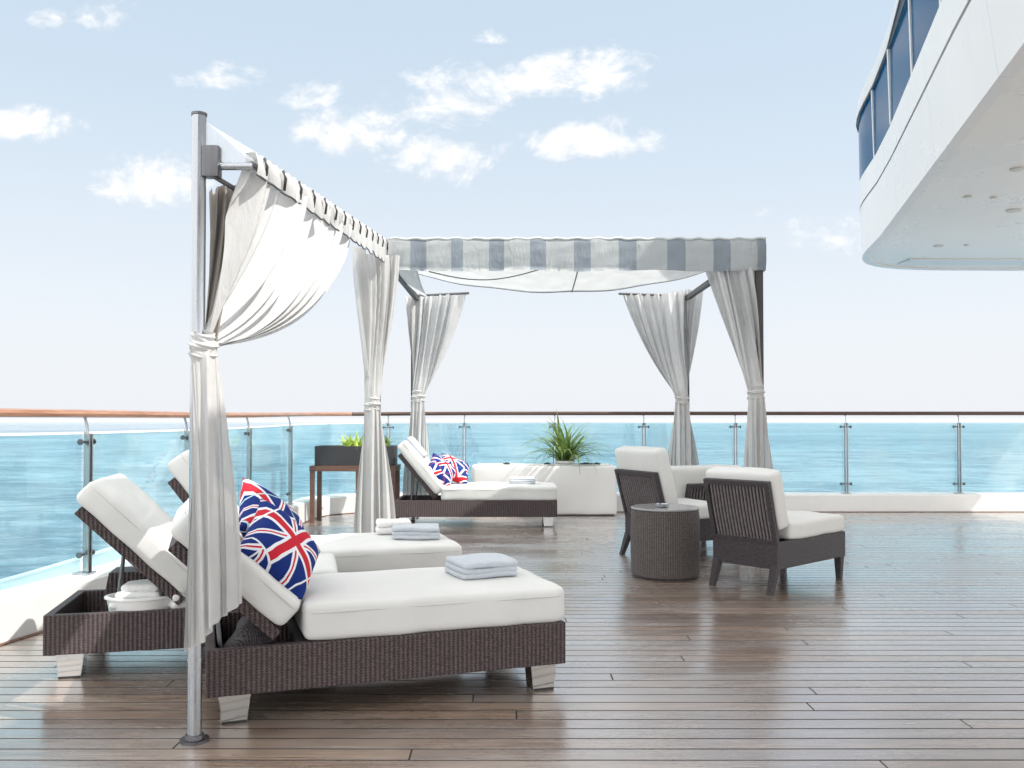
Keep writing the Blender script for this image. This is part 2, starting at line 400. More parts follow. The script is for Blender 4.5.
# dome overhead, behind and at both sides: brightness added out of view as fill
bright = n.math('MAXIMUM', n.math('MAXIMUM', n.smooth(dz, .48, .75), n.smooth(dy, .1, -.35)), n.smooth(n.math('ABSOLUTE', dx), .6, .85))
skyc = n.mix(bright, skyc, (9.0, 9.0, 8.9))
den = n.math('MAXIMUM', dy, .05)
px = n.math('DIVIDE', dx, den); pz = n.math('DIVIDE', dz, den)          # gnomonic position ahead of the deck
nz = n.noise(n.comb(px, n.math('MULTIPLY', pz, 1.35), .3), 12, 8, .66, .5)
nz2 = n.noise(n.comb(px, n.math('MULTIPLY', pz, 1.6), 4.1), 34, 6, .6)
tot = None
for (cx, cy, rx, ry, s) in [(575, 78, 70, 30, 1), (452, 98, 55, 34, .95), (350, 132, 62, 26, .9), (432, 160, 48, 26, .9), (300, 96, 35, 16, .6),
                            (585, 142, 72, 18, .95), (224, 76, 46, 15, .95), (38, 124, 46, 18, .8), (155, 182, 62, 30, .8), (108, 12, 34, 14, .7),
                            (42, 16, 18, 9, .5), (490, 35, 18, 8, .5), (618, 120, 14, 9, .6), (835, 235, 62, 24, .7),]:
    ux = n.math('DIVIDE', n.math('SUBTRACT', px, (cx - 512) / F), rx / F); uz = n.math('DIVIDE', n.math('SUBTRACT', pz, (HOR - cy) / F), ry / F)
    # flat base, domed top
    uz2 = n.math('MULTIPLY', uz, n.math('ADD', 1, n.math('MULTIPLY', n.math('LESS_THAN', uz, 0), .35)))
    r2 = n.math('ADD', n.math('MULTIPLY', ux, ux), n.math('MULTIPLY', uz2, uz2))
    k = n.math('MULTIPLY', n.math('SUBTRACT', 1.5, r2), s)
    tot = k if tot is None else n.math('MAXIMUM', tot, k)
cl = n.math('ADD', n.math('MULTIPLY', n.math('MAXIMUM', tot, -2.2), .5), n.math('ADD', n.math('MULTIPLY', n.math('SUBTRACT', nz, .5), 3.3), n.math('MULTIPLY', n.math('SUBTRACT', nz2, .5), 1.1)))
cover = n.math('MULTIPLY', n.smooth(cl, -.05, .95), n.smooth(dy, .1, .25))
# thin drifting cover added out of view, kept bright to fill the shaded deck
gen = n.noise(n.scale(d, (1, 1, 2.2)), 3.2, 7, .6)
cover2 = n.math('MULTIPLY', n.smooth(gen, .5, .72, 0, .7), n.smooth(dy, .3, .1))
tone = n.mix(n.smooth(n.math('ADD', nz2, n.math('MULTIPLY', cl, .25)), .3, .85), (4.5, 4.6, 4.8), (5.7, 5.6, 5.5))
skyc = n.mix(n.math('MULTIPLY', cover, .93), skyc, tone); skyc = n.mix(cover2, skyc, (9.6, 9.6, 9.6))
n.link(skyc, bg.inputs[0]); bg.inputs[1].default_value = .10

# ------------------------------------------------------------------ railing path (floor line of the kerb's inner face)
ctrl = [(-4.9, -.5), (-4.3, 1.5), (-3.75, 3.4), (-3.36, 4.8), (-3.19, 5.48), (-3.0, 6.4), (-2.90, 7.6), (-2.86, 9.5), (-2.84, 11.2), (-2.82, 12.3),
        (-2.68, 12.95), (-2.25, 13.3), (-1.6, 13.4), (0, 13.4), (4, 13.4), (9, 13.4), (14, 13.4), (22, 13.4)]
def catmull(P, k=8):
    out = []
    for i in range(len(P) - 1):
        p0, p1, p2, p3 = [Vector(P[max(0, min(len(P) - 1, j))]) for j in (i - 1, i, i + 1, i + 2)]
        for s in range(k):
            t = s / k
            out.append(.5 * ((2 * p1) + (-p0 + p2) * t + (2 * p0 - 5 * p1 + 4 * p2 - p3) * t * t + (-p0 + 3 * p1 - 3 * p2 + p3) * t ** 3))
    out.append(Vector(P[-1])); return out
path = catmull(ctrl)
cum = [0]
for a, b in zip(path, path[1:]): cum.append(cum[-1] + (b - a).length)
def at(s):
    for i in range(len(path) - 1):
        if cum[i + 1] >= s or i == len(path) - 2:
            t = (s - cum[i]) / max(1e-9, cum[i + 1] - cum[i]); p = path[i].lerp(path[i + 1], t)
            i0, i1 = max(0, i - 1), min(len(path) - 1, i + 2)
            tg = (path[i1] - path[i0]).normalized(); return p, tg
def out(s, d):
    """point offset outward (towards the sea) by d"""
    p, t = at(s); nn = Vector((-t.y, t.x)); return p + nn * d
TOT = cum[-1]
def s_of(X=None, Y=None):
    best = min(range(2000), key=lambda i: (abs(at(i / 2000 * TOT)[0].x - X) if X is not None else abs(at(i / 2000 * TOT)[0].y - Y)) + (50 if (X is not None and at(i / 2000 * TOT)[0].y < 13) else 0) + (50 if (Y is not None and at(i / 2000 * TOT)[0].x > 0) else 0))
    return best / 2000 * TOT
S_LEFT, S_FAR = s_of(Y=8.0), s_of(X=0.0)
def lift(s):
    t = max(0, min(1, (s - S_LEFT) / (S_FAR - S_LEFT))); return .055 * t * t * (3 - 2 * t)
def sweep(bm, prof, s0, s1, step=.12):
    """profile of (outward offset, z) closed loop along the rail path"""
    k = max(2, int((s1 - s0) / step)); rings = []
    for i in range(k + 1):
        s = s0 + (s1 - s0) * i / k; L = lift(s)
        rings.append([bm.verts.new((*out(s, o), z + (L if z > .6 else 0))) for o, z in prof])
    m_ = len(prof)
    for A, B in zip(rings, rings[1:]):
        for j in range(m_): bm.faces.new((A[j], A[(j + 1) % m_], B[(j + 1) % m_], B[j]))
    bm.faces.new(rings[0][::-1]); bm.faces.new(rings[-1])

# ------------------------------------------------------------------ setting: sea, deck, kerb
bm = bmesh.new(); R = 13500
bmesh.ops.create_grid(bm, x_segments=2, y_segments=2, size=R)
struct(link('sea', bm, M['sea'], loc=(0, 0, -24)))
bm = bmesh.new()
vs = [bm.verts.new((*(p + Vector((0, 0))), 0)) for p in path] + [bm.verts.new((22, -14, 0)), bm.verts.new((-4.9, -14, 0))]
bm.faces.new(vs)
r = bmesh.ops.extrude_face_region(bm, geom=bm.faces[:])
for v in [g for g in r['geom'] if isinstance(g, bmesh.types.BMVert)]: v.co.z = -.3
struct(link('deck', bm, M['deck']))
bm = bmesh.new()
KZ = .27
sweep(bm, [(-.004, -.3), (-.004, KZ - .02), (.012, KZ), (.30, KZ + .004), (.315, KZ - .02), (.32, -.3)], 0, TOT)
struct(link('kerb', bm, M['white_paint'], smooth=True))
bm = bmesh.new()
sweep(bm, [(-.03, -.05), (-.03, .008), (-.005, .012), (-.003, -.05)], 0, TOT)
struct(link('deck_edge_board', bm, M['dark_wood']))
bm = bmesh.new()      # white bulwark ledge and hull side outside the glass
sweep(bm, [(.324, -1.5), (.324, .12), (1.25, .10), (1.35, .05), (1.5, -24.5), (.6, -24.5)], 0, TOT, .3)
struct(link('hull_side', bm, M['white_paint'], smooth=True))

# ------------------------------------------------------------------ railing
rail = thing('glass_railing', 'long glass balustrade with steel posts and teak handrail along the deck edge', 'railing', (0, 0, 0))
bm = bmesh.new(); g = .15
sweep(bm, [(g - .042, 1.425), (g - .05, 1.445), (g - .042, 1.468), (g, 1.476), (g + .042, 1.468), (g + .05, 1.445), (g + .042, 1.425), (g, 1.418)], 0, S_FAR - 2.4)
link('handrail', bm, M['teak'], rail, smooth=True); bm = bmesh.new()
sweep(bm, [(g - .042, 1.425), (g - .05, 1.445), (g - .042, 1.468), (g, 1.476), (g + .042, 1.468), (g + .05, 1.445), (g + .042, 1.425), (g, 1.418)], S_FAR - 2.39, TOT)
o = link('handrail', bm, M['shade_tint_rail'], rail, smooth=True); o['label'] = 'handrail along the far side, its shade painted as a darker brown'
# posts: measured left ones, then the even far ones
far_px = [958, 845, 735, 643, 555, 465, 389]
ss = [s_of(Y=y) for y in (3.0, 4.75, 6.45, 8.15, 9.95, 11.75)]
ss += [s_of(X=(x - 512) * 13.55 / F) for x in far_px[::-1]]
last = at(ss[-1])[0].x
for k in range(1, 7): ss.append(s_of(X=last + 1.75 * k))
def yawpost(s):
    p, t = at(s); return math.atan2(t.y, t.x)
for s in ss:
    p = out(s, g); a = yawpost(s); L = lift(s)
    Mx = Matrix.Translation((p.x, p.y, 0)) @ Matrix.Rotation(a, 4, 'Z')
    po = None
    for sx in (-1, 1):       # twin flat bars either side of the glass joint
        bm = bmesh.new(); box(bm, (sx * .018 - .007, -.055, KZ + .01), (sx * .018 + .007, -.012, 1.30 + L), .002, Mx)
        q = link('post' if po is None else 'flat_bar', bm, M['post_steel'], po or rail, smooth=True); po = po or q
    bm = bmesh.new(); box(bm, (-.055, -.07, KZ + .004), (.055, .05, KZ + .018), .003, Mx); link('base_plate', bm, M['steel'], po)
    bm = bmesh.new(); tube(bm, [Mx @ Vector((0, -.03, 1.26 + L)), Mx @ Vector((0, -.02, 1.36 + L)), Mx @ Vector((0, 0, 1.425 + L))], .011, 8)
    link('rail_bracket', bm, M['steel'], po, smooth=True)
    for z in (.42, 1.24 + L):
        bm = bmesh.new(); tube(bm, [Mx @ Vector((x_, -.02, z)) for x_ in (-.085, -.084, -.070, -.069, .069, .070, .084, .085)], [.016, .022, .022, .009, .009, .022, .022, .016], 10)
        link('glass_clamp', bm, M['steel_dark'], po, smooth=True)
for a, b in zip(ss, ss[1:]):
    bm = bmesh.new(); sweep(bm, [(g + .006, KZ + .03), (g + .006, 1.297), (g + .018, 1.297), (g + .018, KZ + .03)], a + .022, b - .022, .25)
    gp = link('glass_pane', bm, M['glass'], rail)
    if a < S_FAR - 2.5:
        bm = bmesh.new(); sweep(bm, [(g, 1.297), (g, 1.313), (g + .024, 1.313), (g + .024, 1.297)], a, b, .25)
        link('edge_trim', bm, M['white_shell'], gp)

# ------------------------------------------------------------------ loungers
def leg_steel(bm, x, y, h, flip=1):
    w_, t_ = .145, .10
    hexa(bm, [(x - w_ / 2 + .012 * flip, y, 0), (x + w_ / 2 - .018, y, 0), (x + w_ / 2 - .018, y + t_, 0), (x - w_ / 2 + .012 * flip, y + t_, 0),
              (x - w_ / 2, y, h), (x + w_ / 2, y, h), (x + w_ / 2, y + t_, h), (x - w_ / 2, y + t_, h)], .004)
def lounger(label, loc, rz, L=1.77, W=.85, hinge=.30, tip=(-.178, .8375), seed=1, seat=.44, back_t=.15, z_wick=.35, cext=.09, group='wicker sun loungers with white cushions', mirror=False):
    """head end at x=0, foot at x=L; near long side at y=0"""
    t = thing('sun_lounger', label, 'sun lounger', loc, rz, group)
    fb, ft, th = .135, z_wick, .045
    bm = bmesh.new()
    ringbox(bm, 0, 0, L, W, th, fb, ft, .008)
    fr = link('frame', bm, M['wicker'], t)
    bm = bmesh.new(); box(bm, (th + .002, th + .002, fb + .015), (L - th - .002, W - th - .002, fb + .035))
    link('bottom_board', bm, M['bronze'], t); bm = bmesh.new()
    box(bm, (seat - .03, th + .002, ft - .035), (L - th - .002, W - th - .002, ft - .012))
    link('slat_base', bm, M['bronze'], t)
    for (x, y) in ((.13, .03), (L - .11, .03), (.13, W - .13), (L - .11, W - .13)):
        bm = bmesh.new(); leg_steel(bm, x, y, fb - .001); lg = link('leg', bm, M['leg_steel'], t); bm = bmesh.new(); box(bm, (x - .058, y - .003, 0), (x + .053, y + .103, .012)); link('foot_pad', bm, M['black'], lg)
    # backrest
    a = math.atan2(tip[1] - .365, hinge - tip[0]); Lb = math.hypot(tip[1] - .365, hinge - tip[0])
    Mb = Matrix.Translation((hinge, 0, .365)) @ Matrix.Rotation(a, 4, 'Y') @ Matrix.Rotation(PI, 4, 'Z') @ Matrix.Translation((0, -W, 0))
    bm = bmesh.new(); e = .03
    ringbox(bm, 0, e, Lb, W - e, .05, 0, .055, .006); bm.transform(Mb)
    br = link('backrest', bm, M['wicker'], t)
    bm = bmesh.new(); box(bm, (.051, e + .051, .012), (Lb - .051, W - e - .051, .04), 0, Mb); link('back_panel', bm, M['wicker'], br)
    for y0 in (.12, W - .12):
        bm = bmesh.new(); p = Mb @ Vector((Lb * .55, W - y0, -.005)); tube(bm, [p, Vector((max(.08, p.x - .05), y0, .19))], .011, 8)
        link('prop_bar', bm, M['steel_dark'], t)
    # cushions
    sx, sy, sz = L - seat + .005, W - .01, .185
    c = (seat + sx / 2, W / 2, ft + sz / 2 - .004)
    bm = bmesh.new(); pad(bm, c, (sx, sy, sz), .038, .008, seed)
    cu = link('seat_cushion', bm, M['white_fabric'], t, smooth='all')
    Lc = Lb + cext
    bm = bmesh.new(); cc = (Lc / 2 + .01, W / 2, .058 + back_t / 2); pad(bm, cc, (Lc, sy, back_t), .04, .010, seed + 5, Mb)
    cu2 = link('back_cushion', bm, M['white_fabric'], t, smooth='all')
    bm = bmesh.new(); piping(bm, c, (sx, sy), .05, c[2] + sz * .25, rad=.003); link('piping', bm, M['piping'], cu, smooth='all')
    bm = bmesh.new(); piping(bm, (cc[0], cc[1], 0), (Lc, sy), .05, cc[2] + back_t * .25, Mb, rad=.003); link('piping', bm, M['piping'], cu2, smooth='all')
    t['_'] = 0; del t['_']
    return t, Mb, Lb
def to_world(t, p):
    return Matrix.Translation(t.location) @ Matrix.Rotation(t.rotation_euler.z, 4, 'Z') @ Vector(p)

rz1 = math.radians(19.1)
L1, MB1, LB1 = lounger('nearest wicker lounger with two flag pillows and a grey towel, beside the foreground pole', (-1.393, 4.02, 0), rz1, tip=(-.165, .81), cext=.05)
rz2 = math.radians(13)
L2, MB2, LB2 = lounger('leftmost lounger by the rail, raised white back over a heap of white towels', (-2.515, 4.74, 0), rz2, L=1.55, W=.74, hinge=.68, tip=(.14, .89), seed=11, seat=.80, back_t=.15, cext=.05)
rz3 = math.radians(17)
L3, MB3, LB3 = lounger('middle lounger half hidden behind the nearest one, towel at its foot', (-2.037, 5.64, 0), rz3, hinge=.30, tip=(-.16, 1.0), seed=21)
L4, MB4, LB4 = lounger('far lounger beside the charcoal planter, two pillows on its raised back', (-1.53, 11.5, 0), 0, L=2.12, W=.85, hinge=.50, tip=(.03, .93), seed=31, seat=.60)

# ------------------------------------------------------------------ pillows, towels
def pillow(label, m, loc, rot, s=.46, th=.15, group=None):
    bm = bmesh.new(); n_ = 22
    for sgn in (1, -1):
        g_ = []
        for i in range(n_ + 1):
            row = []
            for j in range(n_ + 1):
                u, v = i / n_ * 2 - 1, j / n_ * 2 - 1
                pinch = 1 - .10 * (u * u * (1 - abs(v) ** 2) * 0 + (1 - abs(v) ** 1.6) * abs(u) ** 3)
                pinch2 = 1 - .10 * ((1 - abs(u) ** 1.6) * abs(v) ** 3)
                h = th * (max(0, (1 - abs(u) ** 2.4) * (1 - abs(v) ** 2.4))) ** .5 * .62
                h += .004 * math.sin(9 * u + 4 * v) * math.cos(7 * v) * (1 - u * u) * (1 - v * v)
                row.append(bm.verts.new((u * s / 2 * pinch, v * s / 2 * pinch2, sgn * h)))
            g_.append(row)
        for i in range(n_):
            for j in range(n_):
                q = (g_[i][j], g_[i + 1][j], g_[i + 1][j + 1], g_[i][j + 1]); bm.faces.new(q if sgn > 0 else q[::-1])
    bmesh.ops.remove_doubles(bm, verts=bm.verts, dist=.0004)
    o = link('pillow', bm, m, smooth='all'); o.location = loc; o.rotation_euler = rot
    return tag(o, label, 'pillow', group or 'flag print pillows')
def pillow_on(t, Mb, along, yfrac, W, label, m, off=.30, spin=.4, s=.46, tilt=0., th=.15, yaw=0.):
    p = Mb @ Vector((along, W * (1 - yfrac), off))
    base = Matrix.Translation(t.location) @ Matrix.Rotation(t.rotation_euler.z, 4, 'Z') @ Matrix.Translation(p) @ Mb.to_3x3().to_4x4() @ Matrix.Rotation(yaw, 4, 'X') @ Matrix.Rotation(tilt, 4, 'Y') @ Matrix.Rotation(spin, 4, 'Z')
    o = pillow(label, m, (0, 0, 0), (0, 0, 0), s, th); o.matrix_world = base; return o
pillow_on(L1, MB1, .235, .27, .85, 'navy and red flag pillow in front, leaning on the nearest lounger back', M['flag_a'], .31, .12, .43, -.10, .18, yaw=-.62)
pillow_on(L1, MB1, .30, .70, .85, 'flag pillow with pale green edge tucked behind the front pillow', M['flag_b'], .36, .3, .46, -.1, .17, yaw=-.4)
pillow_on(L4, MB4, .22, .30, .85, 'rose and navy pillow leaning on the far lounger back cushion', M['flag_c'], .29, .3, .42, .05, yaw=-.6)
pillow_on(L4, MB4, .12, .62, .85, 'plump navy and white pillow, the right one on the far lounger', M['flag_d'], .42, .5, .44, .2, yaw=-.6)

def towel(label, loc, rz, size=(.30, .24, .085), m=None, layers=3, group='folded towels', seed=3):
    bm = bmesh.new(); h = size[2] / layers; rnd = random.Random(seed)
    for k in range(layers):
        dx = rnd.uniform(-.004, .004)
        pad(bm, (dx, rnd.uniform(-.004, .004), h * (k + .5)), (size[0] - .006 * (layers - k - 1) * 0, size[1], h * 1.06), h * .48, .003, seed + k, n=8)
    o = link('folded_towel', bm, m or M['towel'], smooth='all'); o.location = loc; o.rotation_euler = (0, 0, rz)
    return tag(o, label, 'towel', group)
CT = .35 + .185 + .006
def w1(x, y, z=CT): v = to_world(L1, (x, y, z)); return (v.x, v.y, v.z)
towel('large grey folded towel on the nearest lounger', w1(1.45, .46), rz1 + .1, (.32, .30, .09))
v = to_world(L3, (1.52, .40, CT)); towel('grey folded towel on the foot of the middle lounger', tuple(v), rz3 - .2, (.34, .26, .085), seed=9)
v = to_world(L3, (1.40, .70, CT)); towel('thin white towel behind the grey one on the middle lounger', tuple(v), rz3 - .1, (.26, .20, .10), M['towel_white'], 2, seed=13)
v = to_world(L4, (1.67, .45, CT)); towel('small grey towel on the far lounger', tuple(v), .05, (.34, .26, .08), seed=17)
# blue-grey towel rolled over the top of the far lounger's back
bm = bmesh.new(); pad(bm, (0, 0, 0), (.34, .40, .07), .033, .006, 4, n=8)
o = link('headrest_towel', bm, M['towel'], smooth='all'); p = MB4 @ Vector((LB4 * .92, .42, .235))
o.matrix_world = Matrix.Translation(L4.location) @ Matrix.Translation(p) @ Mb_rot if False else Matrix.Translation(Vector(L4.location) + p) @ MB4.to_3x3().to_4x4()
tag(o, 'blue grey towel laid over the top of the far lounger back', 'towel')
# basket of towels at the head of lounger two
v = to_world(L2, (.47, .15, .30))
bk = thing('towel_basket', 'oval tray heaped with white towels inside the left lounger frame', 'basket', tuple(v), rz2)
bm = bmesh.new(); lathe(bm, [(.10, 0), (.125, .02), (.135, .10), (.145, .105), (.145, .115), (.13, .117), (.12, .04), (.02, .03)], n=32, ex=1.35); link('tray', bm, M['white_shell'], bk, smooth=True)
for k in range(3):
    bm = bmesh.new(); pad(bm, (.01 * k - .02, .012 * k, .075 + .042 * k), (.27 - .035 * k, .20 - .01 * k, .044), .02, .006, 60 + k, n=8); link('rolled_towel', bm, M['towel_white'], bk, smooth='all')
for k, (x, y, a) in enumerate(((.17, .17, .3),)):
    v = to_world(L2, (.70, .13, .335)); towel('crumpled white towel beside the tray in the left lounger', tuple(v), rz2 + .4, (.18, .16, .10), M['towel_white'], 2, seed=23)
# wicker side bin between rail and head of lounger two
v = to_world(L2, (.22, .50, 0))
bm = bmesh.new()
hexa(bm, [(-.02, 0, .17), (.16, 0, .17), (.16, .22, .17), (-.02, .22, .17), (.04, 0, .50), (.26, 0, .50), (.26, .22, .50), (.04, .22, .50)], .008)
o = link('headrest_bracket', bm, M['wicker'], L2); o.location = (.20, .42, 0)
# dark cloth stuffed under the back of lounger one
bm = bmesh.new(); pad(bm, (0, 0, 0), (.16, .22, .22), .05, .02, 8, Matrix.Rotation(.5, 4, 'Y'), n=10)
for v_ in bm.verts: v_.co += Vector((math.sin(v_.co.z * 40) * .012, 0, math.sin(v_.co.x * 50) * .008))
o = link('stuffed_cover', bm, M['wicker_flat'], smooth='all'); o.location = w1(.20, .20, .32); o.rotation_euler = (0, 0, rz1)
tag(o, 'bunched dark cover stuffed under the raised back of the nearest lounger', 'cover')

# ------------------------------------------------------------------ low wicker chairs
def low_chair(label, loc, rz, W=.62, D=1.06, seed=50, hb=.53, pin=0., pdrop=0.):
    """back corner (near side) at origin, seat runs along +x, width along +y"""
    t = thing('low_chair', label, 'armless chair', loc, rz, 'low wicker chairs')
    z0, z1 = .195, .415
    bm = bmesh.new()
    ringbox(bm, 0, 0, D, W, .04, z0, z1, .008)
    sf = link('seat_frame', bm, M['wicker_flat'], t)
    bm = bmesh.new(); box(bm, (.041, .041, z1 - .06), (D - .041, W - .041, z1 - .03)); link('seat_board', bm, M['bronze'], sf)
    for (x, y, dx) in ((.03, .035, -.09), (.03, W - .035, -.09), (D - .05, .035, 0.0), (D - .05, W - .035, 0.0)):
        bm = bmesh.new(); a, b = .034, .022
        hexa(bm, [(x + dx - b, y - b, 0), (x + dx + b, y - b, 0), (x + dx + b, y + b, 0), (x + dx - b, y + b, 0),
                  (x - a, y - a, z0 + .03), (x + a, y - a, z0 + .03), (x + a, y + a, z0 + .03), (x - a, y + a, z0 + .03)], .004)
        link('leg', bm, M['wicker_flat'], t)
    a = math.radians(-15); Mb = Matrix.Translation((.02, 0, z1 - .02)) @ Matrix.Rotation(a, 4, 'Y')
    bm = bmesh.new()
    W0 = W; W = W - pin; hb0 = hb; hb = hb - pdrop
    ringbox(bm, 0, 0, hb, W, .04, -.022, .022, .006); bm.transform(Mb @ Matrix(((0, 0, 1, 0), (0, 1, 0, 0), (1, 0, 0, 0), (0, 0, 0, 1))))
    bk_ = link('back_frame', bm, M['wicker_flat'], t)
    bm = bmesh.new(); k = 17
    for i in range(k):
        y = .043 + (W - .086) * (i + .5) / k; tube(bm, [Mb @ Vector((0, y, .03)), Mb @ Vector((-.006, y, hb * .5)), Mb @ Vector((0, y, hb - .03))], .0095, 8)
    link('back_weave', bm, M['strand'], bk_, smooth=True)
    bm = bmesh.new(); box(bm, (.012, .042, .041), (.018, W - .042, hb - .046), 0, Mb); link('backing', bm, M['backing'], bk_); W = W0; hb = hb0
    bm = bmesh.new(); pad(bm, (D / 2 + .10, W / 2, z1 + .072), (D - .19, W + .0, .15), .035, .008, seed); link('seat_cushion', bm, M['white_fabric'], t, smooth='all')
    bm = bmesh.new(); pad(bm, (.030 + .075, W / 2, (hb + .08) / 2 + .042), (.15, W + .03, hb - .05), .034, .008, seed + 3, Mb, n=12); link('back_cushion', bm, M['white_fabric'], t, smooth='all')
    return t
low_chair('front low chair with wicker back towards us, right of the drum table', (2.13, 7.08, 0), math.radians(42), D=1.11)
low_chair('low chair behind the drum table facing away left', (2.52, 9.72, 0), math.radians(110), seed=70, W=.93, D=.75, hb=.43, pin=.22, pdrop=.10)
low_chair('left low chair with dark back and tall bright cushion, just behind the drum table', (1.50, 8.60, 0), math.radians(25), seed=80, W=.74, D=.70, hb=.66, pdrop=.15)

# drum side table
st = thing('drum_table', 'tall barrel shaped wicker side table with a pale top', 'side table', (1.375, 7.93, 0), .3)
bm = bmesh.new(); lathe(bm, [(.285, .012), (.305, .03), (.308, .28), (.306, .52), (.298, .60), (.28, .602)], n=56); link('drum', bm, M['wicker_drum'], st, smooth=True)
bm = bmesh.new(); lathe(bm, [(.298, .604), (.302, .612), (.298, .622), (.20, .6225)], n=56); tp = link('table_top', bm, M['table_grey'], st, smooth=True)
bm = bmesh.new(); lathe(bm, [(.27, 0), (.27, .014)], n=40); link('base_ring', bm, M['bronze'], st)
bm = bmesh.new(); lathe(bm, [(.045, 0), (.058, .006), (.062, .030), (.055, .031), (.050, .010), (.01, .008)], n=24)
o = link('ashtray', bm, M['steel'], smooth=True); o.location = (1.34, 7.87, .623); tag(o, 'small round metal ashtray on the drum table', 'ashtray')

# ------------------------------------------------------------------ white planter counter with plant
pb = thing('white_bench_box', 'long white rounded box bench standing against the far rail', 'storage box', (.47, 12.86, 0))
bm = bmesh.new(); pad(bm, (0, .26, .375), (2.12, .50, .71), .022, .0, 90, n=10); link('shell', bm, M['white_shell'], pb, smooth='all')
bm = bmesh.new(); box(bm, (-.98, .06, .733), (.98, .46, .745), .004); link('lid', bm, M['white_shell'], pb)
bm = bmesh.new(); box(bm, (-1.02, .03, .0), (1.02, .48, .022)); link('plinth', bm, M['bronze'], pb)
for k, (x, l) in enumerate(((-.55, .05), (.05, .05), (.62, .10), (.78, .05))):
    bm = bmesh.new(); box(bm, (x - l, .10, .746), (x + l, .15, .764), .004); box(bm, (x - l * .4, .11, .764), (x + l * .4, .14, .775), .003); link('latch', bm, M['black'], pb)
def blades(bm, n_, lmin, lmax, wmax, cx=0, cy=0, z=0, up=(.55, 1.45), droop=.8, seed=2, rad=.06):
    rnd = random.Random(seed)
    for i in range(n_):
        az_ = rnd.uniform(0, 2 * PI); el = rnd.uniform(*up); L_ = rnd.uniform(lmin, lmax); w_ = rnd.uniform(.55, 1) * wmax
        p = Vector((cx + rnd.uniform(-rad, rad), cy + rnd.uniform(-rad, rad), z)); side = Vector((-math.sin(az_), math.cos(az_), 0)); prev = None; K = 9
        dr = droop * rnd.uniform(.5, 1.4)
        for k in range(K + 1):
            t = k / K; e = el - dr * t * t * 1.6; dirv = Vector((math.cos(az_) * math.cos(e), math.sin(az_) * math.cos(e), math.sin(e)))
            if k: p = p + dirv * L_ / K
            ww = w_ * (math.sin(PI * min(1, t * .8 + .18)) ** .7) * (1 - t ** 3) + .0008
            up_ = side.cross(dirv).normalized() * ww * .25
            a = bm.verts.new(p + side * ww + up_); m_ = bm.verts.new(p); b = bm.verts.new(p - side * ww + up_)
            if prev: bm.faces.new((prev[0], a, m_, prev[1])); bm.faces.new((prev[1], m_, b, prev[2]))
            prev = (a, m_, b)
pl = thing('palm_plant', 'spiky green plant with arching leaves on the white box bench', 'plant', (.79, 13.10, .748))
bm = bmesh.new(); lathe(bm, [(.10, 0), (.14, .02), (.16, .045), (.15, .05), (.14, .03), (.02, .028)], n=28); link('pot', bm, M['white_shell'], pl, smooth=True)
bm = bmesh.new(); blades(bm, 110, .50, .98, .026, 0, 0, .03, (.42, 1.45), .95, 5, .08); link('leaves', bm, M['leaf'], pl, smooth='all')

# ------------------------------------------------------------------ charcoal planter on table (left)
tb = thing('planter_table', 'dark wooden table with long legs by the left corner of the rail', 'table', (-2.76, 12.0, 0))
bm = bmesh.new(); box(bm, (0, 0, .70), (1.18, .52, .775), .004); link('table_top', bm, M['dark_wood'], tb)
for (x, y) in ((.035, .035), (.66, .035), (1.14, .035), (.035, .48), (.66, .48), (1.14, .48)):
    bm = bmesh.new(); box(bm, (x - .03, y - .03, 0), (x + .03, y + .03, .699), .004); link('leg', bm, M['dark_wood'], tb)
px_ = thing('planter_box', 'charcoal rectangular planter box standing on the dark wooden table', 'planter', (-2.70, 12.05, .777))
bm = bmesh.new()
ringbox(bm, 0, 0, 1.08, .42, .025, 0, .265, .003)
link('box_wall', bm, M['black_box'], px_)
bm = bmesh.new(); box(bm, (.026, .026, .01), (1.054, .394, .235)); link('soil', bm, M['soil'], px_)
for k, (x, n_, lab) in enumerate(((.50, 60, 'lime green leafy plant at the middle of the charcoal planter'), (.92, 42, 'green plant at the right end of the charcoal planter, behind the curtain'))):
    bm = bmesh.new(); blades(bm, n_, .16, .30, .022, 0, 0, 0, (.3, 1.4), .7, 11 + k, .13 if k == 0 else .07)
    o = link('leafy_plant', bm, M['leaf_lime'] if k == 0 else M['leaf'], smooth='all'); o.location = (-2.70 + x, 12.25, .777 + .236); tag(o, lab, 'plant')

# ------------------------------------------------------------------ cabana frames
def cam_px(x, y, Y): return Vector(((x - 512) * Y / F, Y, H + (HOR - y) * Y / F))
P1 = (-1.385, 3.87); P2 = (-1.36, 8.85); P3 = (2.49, 8.85); P4 = (-1.41, 12.60); P5 = (2.50, 12.60)
A0 = Vector((-1.165, 3.90, 2.57)); A1 = Vector((-1.29, 8.84, 3.20))
ca = thing('side_cabana', 'tall steel foreground pole with side bar running back to the cabana', 'cabana frame', (P1[0], P1[1], 0))
def rel(bm, o=(P1[0], P1[1], 0)):
    for v in bm.verts: v.co -= Vector(o)
bm = bmesh.new(); tube(bm, [(*P1, .01), (*P1, 2.745)], .031, 24); rel(bm); link('pole', bm, M['steel'], ca, smooth=True)
bm = bmesh.new(); tube(bm, [(*P1, 2.746), (*P1, 2.758)], .034, 24); rel(bm); link('pole_cap', bm, M['steel_dark'], ca, smooth=True)
bm = bmesh.new(); tube(bm, [(*P1, 0), (*P1, .012), (*P1, .0125), (*P1, .03)], [.062, .062, .042, .040], 24); rel(bm); link('base_flange', bm, M['steel_dark'], ca, smooth=True)
bm = bmesh.new(); tube(bm, [(*P1, .35), (*P1, .362)], .034, 24); rel(bm); link('collar', bm, M['steel'], ca, smooth=True)
